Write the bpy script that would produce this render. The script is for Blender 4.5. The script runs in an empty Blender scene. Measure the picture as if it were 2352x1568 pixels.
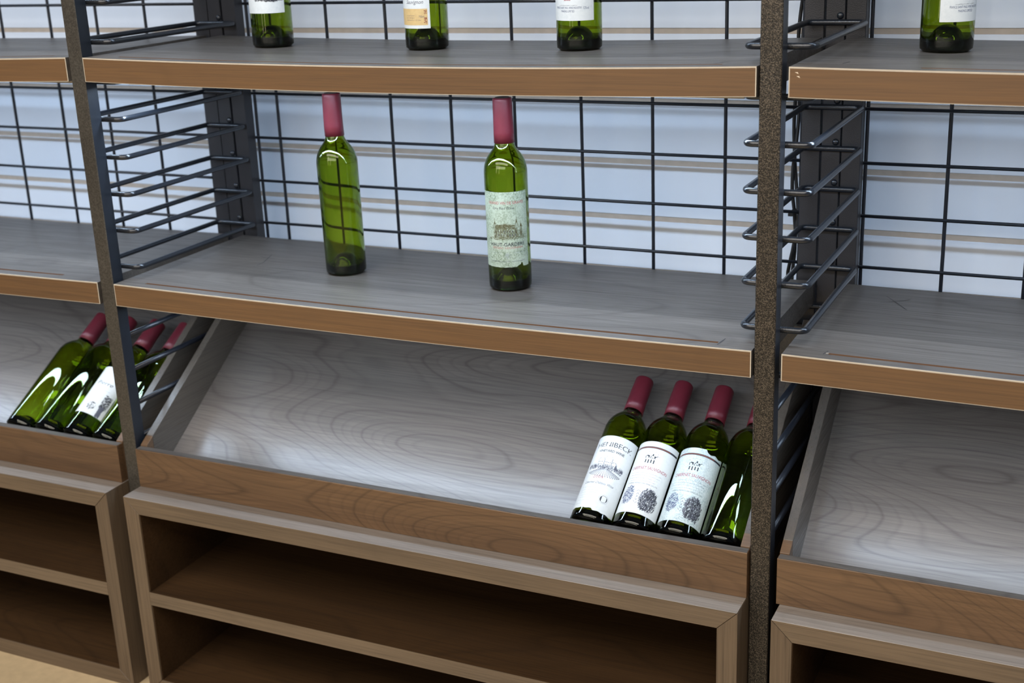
import bpy, bmesh, math, random
from mathutils import Vector, Matrix

random.seed(7)
SC = bpy.context.scene
COL = SC.collection
S = 1.1            # metres per layout unit (one shelf width = 1 unit)
ZF = 1.0363        # floor is this far below the top of the upper shelf, in units


def W3(x, y, z):
    return Vector((x * S, y * S, (z + ZF) * S))


# ------------------------------------------------------------------ camera
YAW, PITCH, ROLL = 0.4534, -0.3169, -0.0410
FPX = 3019.6
F = Vector((-math.sin(YAW) * math.cos(PITCH), math.cos(YAW) * math.cos(PITCH), math.sin(PITCH)))
R0 = Vector((math.cos(YAW), math.sin(YAW), 0))
U0 = R0.cross(F)
RR = R0 * math.cos(ROLL) + U0 * math.sin(ROLL)
UU = -R0 * math.sin(ROLL) + U0 * math.cos(ROLL)
cam_d = bpy.data.cameras.new('camera')
cam = bpy.data.objects.new('camera', cam_d)
COL.objects.link(cam)
cam.matrix_world = Matrix.Translation(W3(1.4024, -1.4902, 0.1801)) @ Matrix((RR, UU, -F)).transposed().to_4x4()
cam_d.sensor_fit = 'HORIZONTAL'
cam_d.sensor_width = 36.0
cam_d.lens = FPX / 2352 * 36.0
cam_d.clip_start = 0.05
cam_d.clip_end = 50
cam_d.dof.use_dof = True
cam_d.dof.focus_distance = 1.86
cam_d.dof.aperture_fstop = 5.6
SC.camera = cam

# ------------------------------------------------------------------ world and light
world = bpy.data.worlds.new('room_light')
SC.world = world
world.use_nodes = True
bg = world.node_tree.nodes['Background']
bg.inputs[0].default_value = (0.62, 0.70, 0.86, 1)
bg.inputs[1].default_value = 0.12


def area(name, loc, target, sx, sy, power, col, spread=180):
    l = bpy.data.lights.new(name, 'AREA')
    l.shape = 'RECTANGLE'
    l.size, l.size_y = sx, sy
    l.energy = power
    l.color = col
    l.spread = math.radians(spread)
    o = bpy.data.objects.new(name, l)
    COL.objects.link(o)
    o.location = loc
    d = Vector(target) - Vector(loc)
    o.rotation_euler = d.to_track_quat('-Z', 'Y').to_euler()
    return o


COOL = (0.66, 0.81, 1.0)
WARM = (1.0, 0.93, 0.84)
# the hall: soft ceiling light over the aisle; the cool LED strips sit under the shelves (see shelf_light below)
area('ceiling_panel_light', (0.8, -2.2, 3.0), (0.8, -0.6, 0.4), 4.5, 1.6, 140, WARM)
area('aisle_light', (0.6, -4.8, 2.4), (0.6, 0.3, 0.7), 5.0, 1.0, 70, WARM)
area('warm_reflection_strip_left', (-0.75, -3.0, 1.7), (0.4, 0.2, 1.0), 0.10, 1.7, 4, (1.0, 0.86, 0.6))  # both warm strips are added, unseen, for upright bottle reflections and some fill
area('warm_reflection_strip_right', (0.1, -3.2, 1.7), (0.4, 0.2, 1.0), 0.10, 1.7, 4, (1.0, 0.86, 0.6))
COOL = (0.62, 0.79, 1.0)
LED_Y = 0.065


def shelf_light(x0, x1, zb):
    k = 0.68 if x0 > 0.9 else 1.0
    """A thin LED strip under a shelf, facing down."""
    return area('shelf_led_light', W3((x0 + x1) / 2, LED_Y, zb - 0.0052), W3((x0 + x1) / 2, LED_Y, zb - 1), (x1 - x0) * S * 0.94, 0.020, k * (2.4 if zb < -0.2 else (5.8 if zb < 0.1 else 3.7)), COOL)


SC.view_settings.view_transform = 'Standard'
SC.view_settings.look = 'None'
SC.view_settings.gamma = 1.0
SC.view_settings.use_curve_mapping = False
SC.view_settings.exposure = 0.0
SC.cycles.use_denoising = True
SC.cycles.max_bounces = 14
SC.cycles.transmission_bounces = 12
SC.cycles.glossy_bounces = 6
SC.cycles.diffuse_bounces = 4
SC.cycles.transparent_max_bounces = 12
SC.cycles.caustics_reflective = True
SC.cycles.caustics_refractive = True
SC.cycles.blur_glossy = 0.5
SC.cycles.sample_clamp_indirect = 6.0

# ------------------------------------------------------------------ materials


class NT:
    def __init__(self, name):
        self.m = bpy.data.materials.new(name)
        self.m.use_nodes = True
        self.t = self.m.node_tree
        self.b = self.t.nodes['Principled BSDF']

    def n(self, kind, **kw):
        nd = self.t.nodes.new(kind)
        for k, v in kw.items():
            if k in nd.inputs.keys():
                nd.inputs[k].default_value = v
            else:
                setattr(nd, k, v)
        return nd

    def l(self, a, b):
        self.t.links.new(a, b)

    def math(self, op, a, b=None, c=None):
        nd = self.n('ShaderNodeMath', operation=op)
        for i, v in enumerate((a, b, c)):
            if v is None:
                continue
            if hasattr(v, 'type'):
                self.l(v, nd.inputs[i])
            else:
                nd.inputs[i].default_value = v
        return nd.outputs[0]

    def ramp(self, fac, stops, interp='LINEAR'):
        nd = self.n('ShaderNodeValToRGB')
        cr = nd.color_ramp
        cr.interpolation = interp
        while len(cr.elements) < len(stops):
            cr.elements.new(0.5)
        for e, (p, c) in zip(cr.elements, stops):
            e.position = p
            e.color = (*c, 1)
        self.l(fac, nd.inputs[0])
        return nd.outputs[0]

    def mix(self, fac, a, b, mode='MIX'):
        nd = self.n('ShaderNodeMix', data_type='RGBA', blend_type=mode)
        for i, v in ((0, fac), (6, a), (7, b)):
            if hasattr(v, 'type'):
                self.l(v, nd.inputs[i])
            elif i == 0:
                nd.inputs[0].default_value = v
            else:
                nd.inputs[i].default_value = (*v, 1)
        return nd.outputs[2]


def wood(name, light, dark, vein, axis='X', figure=1.0, rough=0.36, offset=(0, 0, 0), ring=5.0, coat=0.0, spec=0.5, fine=1.0, tone_step=None, line=0.10):
    """Laminate: contour lines of a stretched noise make the cathedral figure, fine streaks the grain."""
    m = NT(name)
    tc = m.n('ShaderNodeTexCoord')
    oi = m.n('ShaderNodeObjectInfo')
    mp = m.n('ShaderNodeMapping')
    if axis == 'Z':
        mp.inputs['Rotation'].default_value = (0, math.pi / 2, 0)
    elif axis == 'Y':
        mp.inputs['Rotation'].default_value = (0, 0, math.pi / 2)
    m.l(tc.outputs['Object'], mp.inputs[0])
    add = m.n('ShaderNodeVectorMath', operation='MULTIPLY_ADD')
    cmb = m.n('ShaderNodeCombineXYZ')
    m.l(oi.outputs['Random'], cmb.inputs[0])
    m.l(oi.outputs['Random'], cmb.inputs[1])
    m.l(oi.outputs['Random'], cmb.inputs[2])
    m.l(cmb.outputs[0], add.inputs[0])
    add.inputs[1].default_value = (17.3, 9.1, 5.7)
    m.l(mp.outputs[0], add.inputs[2])
    off = m.n('ShaderNodeVectorMath', operation='ADD')
    m.l(add.outputs[0], off.inputs[0])
    off.inputs[1].default_value = offset
    v = off.outputs[0]

    def stretched(sx, sy, scale, detail, rgh=0.5):
        s = m.n('ShaderNodeVectorMath', operation='MULTIPLY')
        m.l(v, s.inputs[0])
        s.inputs[1].default_value = (sx, sy, sy)
        nz = m.n('ShaderNodeTexNoise', Scale=scale, Detail=detail, Roughness=rgh)
        m.l(s.outputs[0], nz.inputs['Vector'])
        return nz.outputs['Fac']
    big = stretched(1.25, 4.2, 1.0, 1.3, 0.4)
    wob = stretched(6.0, 30.0, 1.0, 2.0)
    ph = m.math('ADD', m.math('MULTIPLY', big, ring * 2), m.math('MULTIPLY', wob, 0.22))
    fr = m.math('FRACT', ph)
    rings = m.ramp(fr, [(0.0, (0.10,) * 3), (line, (0.70,) * 3), (0.6, (0.92,) * 3), (1.0 - line * 0.7, (0.62,) * 3), (1.0, (0.10,) * 3)])
    ph2 = m.math('MULTIPLY', ph, 3.0)
    fr2 = m.math('FRACT', ph2)
    rings2 = m.ramp(fr2, [(0.0, (0.35,) * 3), (0.2, (0.8,) * 3), (0.8, (0.9,) * 3), (1.0, (0.35,) * 3)])
    fib = stretched(5.0, 260.0, 1.0, 3.0, 0.6)
    fib2 = stretched(14.0, 900.0, 1.0, 2.0, 0.6)
    tone = stretched(1.2, 9.0, 1.0, 2.0)
    c0 = m.mix(m.ramp(tone, [(0.3, (0,) * 3), (0.7, (1,) * 3)]), dark, light)
    fibv = m.math('ADD', m.math('MULTIPLY', fib, 0.6), m.math('MULTIPLY', fib2, 0.4))
    fr_ = m.ramp(fibv, [(0.33, (0.80 - 0.22 * fine,) * 3), (0.5, (0.93,) * 3), (0.66, (1.12,) * 3)])
    c1 = m.mix(0.9, c0, fr_, 'MULTIPLY')
    rm = m.mix(0.5, rings, rings2)
    inv = m.math('SUBTRACT', 1.0, rm)
    c2 = m.mix(m.math('MULTIPLY', inv, 0.75 * figure), c1, vein)
    if tone_step is not None:      # tone step across the depth: paler in front, darker behind
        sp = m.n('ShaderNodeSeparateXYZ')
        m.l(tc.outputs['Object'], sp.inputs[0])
        st = m.ramp(m.math('ADD', m.math('MULTIPLY', m.math('SUBTRACT', sp.outputs[1], tone_step), 120.0), 0.5), [(0.0, (1.12,) * 3), (1.0, (0.80,) * 3)])
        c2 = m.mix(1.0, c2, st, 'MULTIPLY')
    m.l(c2, m.b.inputs['Base Color'])
    m.l(m.math('ADD', m.math('MULTIPLY', fibv, -0.55), rough + 0.275), m.b.inputs['Roughness'])
    m.b.inputs['Specular IOR Level'].default_value = spec
    if coat:
        m.b.inputs['Coat Weight'].default_value = coat
        m.b.inputs['Coat Roughness'].default_value = 0.22
    bp = m.n('ShaderNodeBump', Strength=0.10, Distance=0.0006)
    m.l(fibv, bp.inputs['Height'])
    m.l(bp.outputs[0], m.b.inputs['Normal'])
    return m.m


def plain(name, col, rough=0.5, metal=0.0, spec=0.5, bump=None, var=1):
    m = NT(name)
    tc = m.n('ShaderNodeTexCoord')
    nz = m.n('ShaderNodeTexNoise', Scale=60.0, Detail=3.0)
    m.l(tc.outputs['Object'], nz.inputs['Vector'])
    k = m.ramp(nz.outputs['Fac'], [(0.3, (1 - 0.08 * var - 0.01,) * 3), (0.7, (1 + 0.05 * var,) * 3)])
    c = m.mix(1.0, col, k, 'MULTIPLY')
    m.l(c, m.b.inputs['Base Color'])
    m.b.inputs['Roughness'].default_value = rough
    m.b.inputs['Metallic'].default_value = metal
    m.b.inputs['Specular IOR Level'].default_value = spec
    if bump:
        n2 = m.n('ShaderNodeTexNoise', Scale=bump[0], Detail=2.0)
        m.l(tc.outputs['Object'], n2.inputs['Vector'])
        bp = m.n('ShaderNodeBump', Strength=bump[1], Distance=bump[2])
        m.l(n2.outputs['Fac'], bp.inputs['Height'])
        m.l(bp.outputs[0], m.b.inputs['Normal'])
    return m.m


def hammered(name, lo=(0.006, 0.005, 0.004), mid=(0.030, 0.0245, 0.0185), hi=(0.105, 0.086, 0.066), scale=640.0, bump=0.55):
    m = NT(name)
    tc = m.n('ShaderNodeTexCoord')
    vo = m.n('ShaderNodeTexNoise', Scale=scale, Detail=2.0, Roughness=0.55)
    m.l(tc.outputs['Object'], vo.inputs['Vector'])
    big = m.n('ShaderNodeTexNoise', Scale=14.0, Detail=2.0)
    m.l(tc.outputs['Object'], big.inputs['Vector'])
    c = m.ramp(vo.outputs['Fac'], [(0.36, lo), (0.5, mid), (0.64, hi)])
    k = m.ramp(big.outputs['Fac'], [(0.3, (0.85,) * 3), (0.7, (1.1,) * 3)])
    m.l(m.mix(1.0, c, k, 'MULTIPLY'), m.b.inputs['Base Color'])
    m.b.inputs['Roughness'].default_value = 0.42
    m.b.inputs['Metallic'].default_value = 0.35
    bp = m.n('ShaderNodeBump', Strength=bump, Distance=0.0011)
    m.l(vo.outputs['Fac'], bp.inputs['Height'])
    m.l(bp.outputs[0], m.b.inputs['Normal'])
    return m.m


def glass_mat():
    m = NT('green_bottle_glass')
    m.t.nodes.remove(m.b)
    out = m.t.nodes['Material Output']
    g = m.n('ShaderNodeBsdfGlass')
    g.inputs['Color'].default_value = (0.97, 0.99, 0.93, 1)
    va = m.n('ShaderNodeVolumeAbsorption')
    va.inputs['Color'].default_value = (0.735, 0.79, 0.05, 1)
    va.inputs['Density'].default_value = 980.0
    m.l(va.outputs[0], out.inputs['Volume'])
    g.inputs['Roughness'].default_value = 0.0
    g.inputs['IOR'].default_value = 1.5
    m.l(g.outputs[0], out.inputs['Surface'])
    return m.m


def paper(name, base, mott, amount, scale=220.0):
    m = NT(name)
    tc = m.n('ShaderNodeTexCoord')
    n1 = m.n('ShaderNodeTexNoise', Scale=scale, Detail=4.0, Roughness=0.7)
    n2 = m.n('ShaderNodeTexNoise', Scale=35.0, Detail=3.0)
    m.l(tc.outputs['Object'], n1.inputs['Vector'])
    m.l(tc.outputs['Object'], n2.inputs['Vector'])
    a = m.ramp(n1.outputs['Fac'], [(0.40, (0,) * 3), (0.62, (1,) * 3)])
    b = m.ramp(n2.outputs['Fac'], [(0.35, (0.15,) * 3), (0.6, (1,) * 3)])
    f = m.mix(1.0, a, b, 'MULTIPLY')
    f2 = m.mix(1.0, f, (amount,) * 3, 'MULTIPLY')
    m.l(m.mix(f2, base, mott), m.b.inputs['Base Color'])
    m.b.inputs['Roughness'].default_value = 0.42
    bp = m.n('ShaderNodeBump', Strength=0.12, Distance=0.0006)
    m.l(n2.outputs['Fac'], bp.inputs['Height'])
    m.l(bp.outputs[0], m.b.inputs['Normal'])
    return m.m


SH_L, SH_D, SH_V = (0.115, 0.104, 0.094), (0.078, 0.070, 0.063), (0.038, 0.031, 0.028)
M = {
    'shelf': wood('shelf_laminate', SH_L, SH_D, SH_V, figure=0.9, rough=0.40, ring=5.5, spec=0.32, tone_step=0.122, line=0.07),
    'tray': wood('tray_laminate', (0.170, 0.146, 0.128), (0.118, 0.101, 0.089), (0.046, 0.035, 0.031), figure=1.0, rough=0.40, ring=10.0, coat=0.5, line=0.07),
    'tray_side': wood('tray_side_laminate', (0.115, 0.094, 0.075), (0.078, 0.064, 0.051), (0.045, 0.036, 0.03), axis='Y', figure=0.4, rough=0.34),
    'tray_front': wood('tray_front_laminate', (0.165, 0.093, 0.046), (0.112, 0.062, 0.031), (0.05, 0.028, 0.014), figure=1.1, rough=0.45, ring=10.0, line=0.08),
    'band': wood('warm_edge_band', (0.145, 0.078, 0.033), (0.122, 0.064, 0.027), (0.078, 0.040, 0.017), figure=0.35, rough=0.5, ring=3.0, fine=0.6),
    'cab_x': wood('cabinet_edge_laminate', (0.155, 0.109, 0.069), (0.108, 0.075, 0.048), (0.068, 0.048, 0.031), figure=0.4, rough=0.42),
    'cab_top_lit': wood('cabinet_lit_top_laminate', (0.27, 0.235, 0.205), (0.19, 0.163, 0.142), (0.11, 0.09, 0.08), figure=0.4, rough=0.40, coat=0.3),  # paler copy of the edge laminate, LED light on the top painted in
    'cab_z': wood('cabinet_stile_laminate', (0.155, 0.109, 0.069), (0.108, 0.075, 0.048), (0.068, 0.048, 0.031), axis='Z', figure=0.3, rough=0.5, spec=0.35),
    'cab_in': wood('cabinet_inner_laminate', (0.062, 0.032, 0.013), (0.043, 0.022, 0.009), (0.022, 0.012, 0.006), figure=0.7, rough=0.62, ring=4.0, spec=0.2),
    'rim': plain('pale_edge_rim', (0.50, 0.445, 0.365), 0.45),
    'fibre': plain('brown_fibreboard', (0.12, 0.062, 0.032), 0.8),
    'pencil': plain('pencil_graphite', (0.035, 0.033, 0.035), 0.6),
    'chip': plain('pale_chip', (0.62, 0.52, 0.40), 0.6),
    'post': hammered('hammered_steel'),
    'post_dull': hammered('dull_grey_brown_steel', (0.048, 0.043, 0.036), (0.064, 0.058, 0.049), (0.082, 0.074, 0.063), 420.0, 0.12),
    'post_side_sheen': plain('steel_side_reflection', (0.016, 0.020, 0.028), 0.38, 0.3, 0.5, (500.0, 0.15, 0.0006)),  # post sides coloured blue-black, their cool reflection painted in
    'rod': plain('blue_black_steel', (0.016, 0.019, 0.025), 0.24, 0.3, 0.7, (420.0, 0.25, 0.0008)),
    'panelbar': plain('dark_frame_steel', (0.022, 0.021, 0.024), 0.42, 0.2, 0.5, (600.0, 0.35, 0.0008)),
    'wire': plain('black_wire_steel', (0.012, 0.014, 0.020), 0.33, 0.2, 0.5, (500.0, 0.2, 0.0006)),
    'cable': plain('black_cable_rubber', (0.008, 0.008, 0.009), 0.5),
    'slat': plain('pale_blue_white_panel', (0.72, 0.78, 0.88), 0.5, bump=None, var=0),
    'slot': plain('beige_slot_fibreboard', (0.46, 0.39, 0.325), 0.7),
    'floor': plain('cream_floor_tile', (0.56, 0.43, 0.265), 0.35),
    'glass': glass_mat(),
    'foil': plain('plum_red_foil', (0.135, 0.0145, 0.025), 0.40, 0.1, 0.5, (90.0, 0.2, 0.001)),
    'cork': plain('dark_cork_end', (0.05, 0.03, 0.022), 0.8),
    'white': paper('white_label_paper', (0.55, 0.57, 0.57), (0.40, 0.44, 0.46), 0.35),
    'green': paper('mottled_green_label_paper', (0.335, 0.385, 0.31), (0.11, 0.15, 0.09), 1.0, 420.0),
    'bluep': paper('mottled_blue_label_paper', (0.50, 0.56, 0.56), (0.25, 0.33, 0.35), 0.95, 420.0),
    'beige': paper('beige_label_band', (0.52, 0.37, 0.17), (0.42, 0.29, 0.13), 0.5),
    'ink': plain('black_ink', (0.014, 0.016, 0.024), 0.6),
    'ink_grey': plain('grey_ink', (0.075, 0.08, 0.11), 0.6),
    'ink_pale': plain('pale_grey_ink', (0.20, 0.23, 0.27), 0.6),
    'ink_red': plain('red_ink', (0.25, 0.03, 0.045), 0.6),
    'ink_rose': plain('faded_rose_ink', (0.30, 0.09, 0.09), 0.6),
    'ink_olive': plain('olive_ink', (0.075, 0.07, 0.03), 0.6),
    'ink_rust': plain('rust_ink', (0.22, 0.06, 0.04), 0.6),
    'ink_blue': plain('slate_blue_ink', (0.06, 0.08, 0.16), 0.6),
}

# ------------------------------------------------------------------ object helpers


def thing(name, label, cat, loc, group=None, kind=None):
    o = bpy.data.objects.new(name, None)
    COL.objects.link(o)
    o.empty_display_size = 0.05
    o.location = loc
    o['label'] = label
    o['category'] = cat
    if group:
        o['group'] = group
    if kind:
        o['kind'] = kind
    return o


def link_mesh(name, me, mats, parent=None, label=None):
    for mt in (mats if isinstance(mats, (list, tuple)) else [mats]):
        me.materials.append(mt)
    o = bpy.data.objects.new(name, me)
    COL.objects.link(o)
    if parent is not None:
        o.parent = parent
    if label:
        o['label'] = label
    return o


def finish(name, bm, mats, parent=None, label=None, smooth=False, world=True, bevel=0.0, segs=1, base=None):
    """bm is in layout units when world is True, else in the thing's own metres."""
    if bevel:
        bmesh.ops.bevel(bm, geom=list(bm.edges), offset=bevel, segments=segs, affect='EDGES', profile=0.6)
    bmesh.ops.recalc_face_normals(bm, faces=bm.faces)
    if world:
        pl = Vector((0, 0, 0))
        if parent is not None:
            q = parent
            while q is not None:
                pl += Vector(q.location)
                q = q.parent
        elif base is not None:
            pl = Vector(base)
        for v in bm.verts:
            v.co = W3(*v.co) - pl
    me = bpy.data.meshes.new(name)
    bm.to_mesh(me)
    bm.free()
    if smooth:
        for p in me.polygons:
            p.use_smooth = True
    o = link_mesh(name, me, mats, parent, label)
    if parent is None and base is not None:
        o.location = base
    return o


def bm_box(bm, x0, x1, y0, y1, z0, z1):
    vs = [bm.verts.new((x, y, z)) for x in (x0, x1) for y in (y0, y1) for z in (z0, z1)]
    for f in ((0, 1, 3, 2), (4, 6, 7, 5), (0, 4, 5, 1), (2, 3, 7, 6), (0, 2, 6, 4), (1, 5, 7, 3)):
        bm.faces.new([vs[i] for i in f])


def box(name, b, mat, parent=None, label=None, bevel=0.0, base=None):
    bm = bmesh.new()
    bm_box(bm, *b)
    return finish(name, bm, mat, parent, label, bevel=bevel, base=base)


def prism(name, pts, axis, a, b, mat, parent=None, label=None, bevel=0.0):
    """Polygon extruded along x (pts are y,z) or along y (pts are x,z)."""
    bm = bmesh.new()
    mk = (lambda t, p: (t, p[0], p[1])) if axis == 'x' else (lambda t, p: (p[0], t, p[1]))
    lo = [bm.verts.new(mk(a, p)) for p in pts]
    hi = [bm.verts.new(mk(b, p)) for p in pts]
    n = len(pts)
    bm.faces.new(lo)
    bm.faces.new(hi[::-1])
    for i in range(n):
        bm.faces.new((lo[i], lo[(i + 1) % n], hi[(i + 1) % n], hi[i]))
    return finish(name, bm, mat, parent, label, bevel=bevel)


def tube(bm, pts, r, closed=False, n=10):
    pts = [Vector(p) for p in pts]
    m = len(pts)
    rings = []
    up = Vector((0, 0, 1))
    for i, p in enumerate(pts):
        if closed:
            d = pts[(i + 1) % m] - pts[i - 1]
        else:
            d = pts[min(i + 1, m - 1)] - pts[max(i - 1, 0)]
        d.normalize()
        ref = up if abs(d.z) < 0.9 else Vector((0, 1, 0))
        s = d.cross(ref).normalized()
        t = s.cross(d).normalized()
        rings.append([bm.verts.new(p + s * (r * math.cos(2 * math.pi * k / n)) + t * (r * math.sin(2 * math.pi * k / n))) for k in range(n)])
    for i in range(m if closed else m - 1):
        a, b = rings[i], rings[(i + 1) % m]
        for k in range(n):
            bm.faces.new((a[k], a[(k + 1) % n], b[(k + 1) % n], b[k]))
    if not closed:
        bm.faces.new(rings[0][::-1])
        bm.faces.new(rings[-1])


def copy_tree(src, loc, label=None, group=None):
    r = src.copy()
    COL.objects.link(r)
    r.location = loc
    if label:
        r['label'] = label
    if group:
        r['group'] = group
    for ch in list(src.children):
        c = ch.copy()
        COL.objects.link(c)
        c.parent = r
        for g in ch.children:
            d = g.copy()
            COL.objects.link(d)
            d.parent = c
    return r


# ------------------------------------------------------------------ setting: floor and slatted back wall
box('floor', (-3.0, 4.0, -3.6, 0.60, -ZF - 0.03, -ZF), M['floor'], base=(0, 0, 0))['kind'] = 'structure'
wall = box('wall_back', (-1.6, 2.6, 0.4600, 0.60, -ZF, 0.62), M['slot'], base=W3(0.5, 0.4600, -ZF))
wall['kind'] = 'structure'
GROOVES = [0.53, 0.42, 0.31, 0.205, 0.1, -0.004, -0.1105, -0.2065, -0.297, -0.384, -0.475, -0.57, -0.67, -0.77, -0.87, -0.97]
tops = [0.62] + [g - 0.0042 for g in GROOVES]
bots = [g + 0.0042 for g in GROOVES] + [-ZF]
for zt, zb in zip(tops, bots):
    box('slat', (-1.6, 2.6, 0.458, 0.4605, zb, zt), M['slat'], wall, bevel=0.0008)

# ------------------------------------------------------------------ upright frames between the bays
ROD_R = 0.0041


def loop_path(cx, hw, y0, y1, z, r=0.010, n=5):
    pts = []
    for (px, py, a0) in ((cx + hw - r, y0 + r, -90), (cx + hw - r, y1 - r, 0), (cx - hw + r, y1 - r, 90), (cx - hw + r, y0 + r, 180)):
        for k in range(n + 1):
            a = math.radians(a0 + 90 * k / n)
            pts.append((px + r * math.cos(a), py + r * math.sin(a), z))
    return pts


def upright(xp, cx, label, mat):
    t = thing('upright_frame', label, 'shelf frame', W3(xp + 0.0129, 0.17, -ZF))
    fp = box('front_post', (xp, xp + 0.0258, 0.0042, 0.0285, -ZF, 0.62), [M[mat], M['post_side_sheen']], t, bevel=0.0011)
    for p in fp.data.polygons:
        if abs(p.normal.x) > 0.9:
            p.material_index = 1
    box('rear_post', (xp + 0.0005, xp + 0.0263, 0.338, 0.362, -ZF, 0.62), M['panelbar'], t, bevel=0.0008)
    zs = {k: 0.0195 - 0.0568 * k for k in range(-6, 8)}
    zs[1] = -0.0345 - ROD_R
    zs[7] = -0.3419 - 0.0345 - ROD_R
    for k, z in sorted(zs.items()):
        bm = bmesh.new()
        tube(bm, loop_path(cx, 0.0395, 0.0325, 0.3335, z), ROD_R, True, 12)
        lp = finish('support_loop', bm, M['rod'], t, smooth=True)
        bm = bmesh.new()   # the fixing screw on the rear post above each loop
        bmesh.ops.create_uvsphere(bm, u_segments=10, v_segments=6, radius=0.0048)
        for v in bm.verts:
            v.co = Vector((v.co.x + cx + 0.004, v.co.y * 0.7 + 0.3375, v.co.z + z + 0.0085))
        finish('screw', bm, M['rod'], t, smooth=True)
    for k in range(8, 12):
        z = 0.0195 - 0.0568 * k
        bm = bmesh.new()
        tube(bm, [(cx, 0.0280, z), (cx, 0.34, z)], ROD_R, False, 12)
        finish('cross_rod', bm, M['wire'], t, smooth=True)
    for y in (0.0163, 0.350):
        box('foot', (xp - 0.0012, xp + 0.027, y - 0.014, y + 0.014, -ZF, -ZF + 0.006), M['panelbar'], t)
    return t


upright(-0.0306, -0.0125, 'left dark steel upright frame with rungs, beside the left bay', 'post_dull')
upright(1.0024, 1.0183, 'right speckled steel upright frame with rungs, nearest the camera', 'post')
upright(-1.0640, -1.0480, 'dull steel upright frame at the far left end of the shelving', 'post_dull')
upright(2.0446, 2.0600, 'speckled steel upright frame at the far right end of the shelving', 'post')

# ------------------------------------------------------------------ wire mesh panels behind the shelves
HZ = [0.5, 0.4245, 0.349, 0.2735, 0.198, 0.1225, 0.0487, -0.026, -0.1, -0.1755, -0.2508, -0.3254, -0.4, -0.475, -0.55, -0.625, -0.70]


def mesh_panel(xa, xb, verts, label):
    t = thing('wire_mesh_panel', label, 'wire mesh', W3((xa + xb) / 2, 0.35, -0.75))
    for a in (xa, xb - 0.0265):
        box('frame_bar', (a, a + 0.0265, 0.3395, 0.3625, -0.75, 0.55), M['panelbar'], t, bevel=0.0007)
    for z in HZ:
        bm = bmesh.new()
        tube(bm, [(xa + 0.004, 0.3655, z), (xb - 0.004, 0.3655, z)], 0.0025, False, 8)
        finish('horizontal_wire', bm, M['wire'], t, smooth=True)
    for x in verts:
        bm = bmesh.new()
        w = random.uniform(-0.0012, 0.0012)
        tube(bm, [(x, 0.3705, -0.75), (x + w, 0.3705, -0.3), (x, 0.3705, 0.0), (x + w, 0.3705, 0.55)], 0.0027, False, 8)
        finish('vertical_wire', bm, M['wire'], t, smooth=True)


mesh_panel(-1.033, -0.0325, [-1.0, -0.965, -0.855, -0.745, -0.6405, -0.5324, -0.4135, -0.3034, -0.1925, -0.0815, -0.0362],
           'black wire mesh panel behind the left bay')
mesh_panel(-0.0018, 1.0003, [0.0250, 0.0702, 0.182, 0.294, 0.4047, 0.5165, 0.6286, 0.7436, 0.8558, 0.967],
           'black wire mesh panel behind the two standing bottles in the middle bay')
mesh_panel(1.0300, 2.035, [1.0590, 1.1691, 1.2795, 1.39, 1.5, 1.61, 1.72, 1.83, 1.94, 2.005],
           'black wire mesh panel behind the right bay')

# twisted power cable hanging behind the right upright
bmc = bmesh.new()
ctl = [(0.972, 0.60), (0.966, 0.2), (0.9605, 0.0449), (0.9575, -0.0026), (0.9565, -0.05), (0.9552, -0.1007), (0.9540, -0.145), (0.9532, -0.1913),
       (0.9545, -0.222), (0.9580, -0.2535), (0.9585, -0.2829), (0.9560, -0.315), (0.9515, -0.3485), (0.951, -0.42), (0.955, -0.60)]
strand = []
for i in range(len(ctl) - 1):
    for k in range(8):
        f_ = k / 8
        strand.append((ctl[i][0] * (1 - f_) + ctl[i + 1][0] * f_, ctl[i][1] * (1 - f_) + ctl[i + 1][1] * f_))
cb = thing('power_cable', 'black twisted power cable hanging behind the mesh by the right upright', 'cable', W3(0.955, 0.39, -0.6))
for sgn in (1, -1):
    bm = bmesh.new()
    pts = []
    for i, (x, z) in enumerate(strand):
        ph = z * 26
        pts.append((x + sgn * 0.0032 * math.cos(ph), 0.389 + sgn * 0.0032 * math.sin(ph), z))
    tube(bm, pts, 0.0027, False, 8)
    finish('strand', bm, M['cable'], cb, smooth=True)
bm = bmesh.new()
bm_box(bm, 0.9525, 0.9635, 0.383, 0.395, -0.256, -0.2525)
bm_box(bm, 0.9475, 0.954, 0.383, 0.3855, -0.262, -0.2545)
finish('cable_tie', bm, M['cable'], cb)

# ------------------------------------------------------------------ flat shelves
TH = 0.0345
DEP = 0.3309


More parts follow.
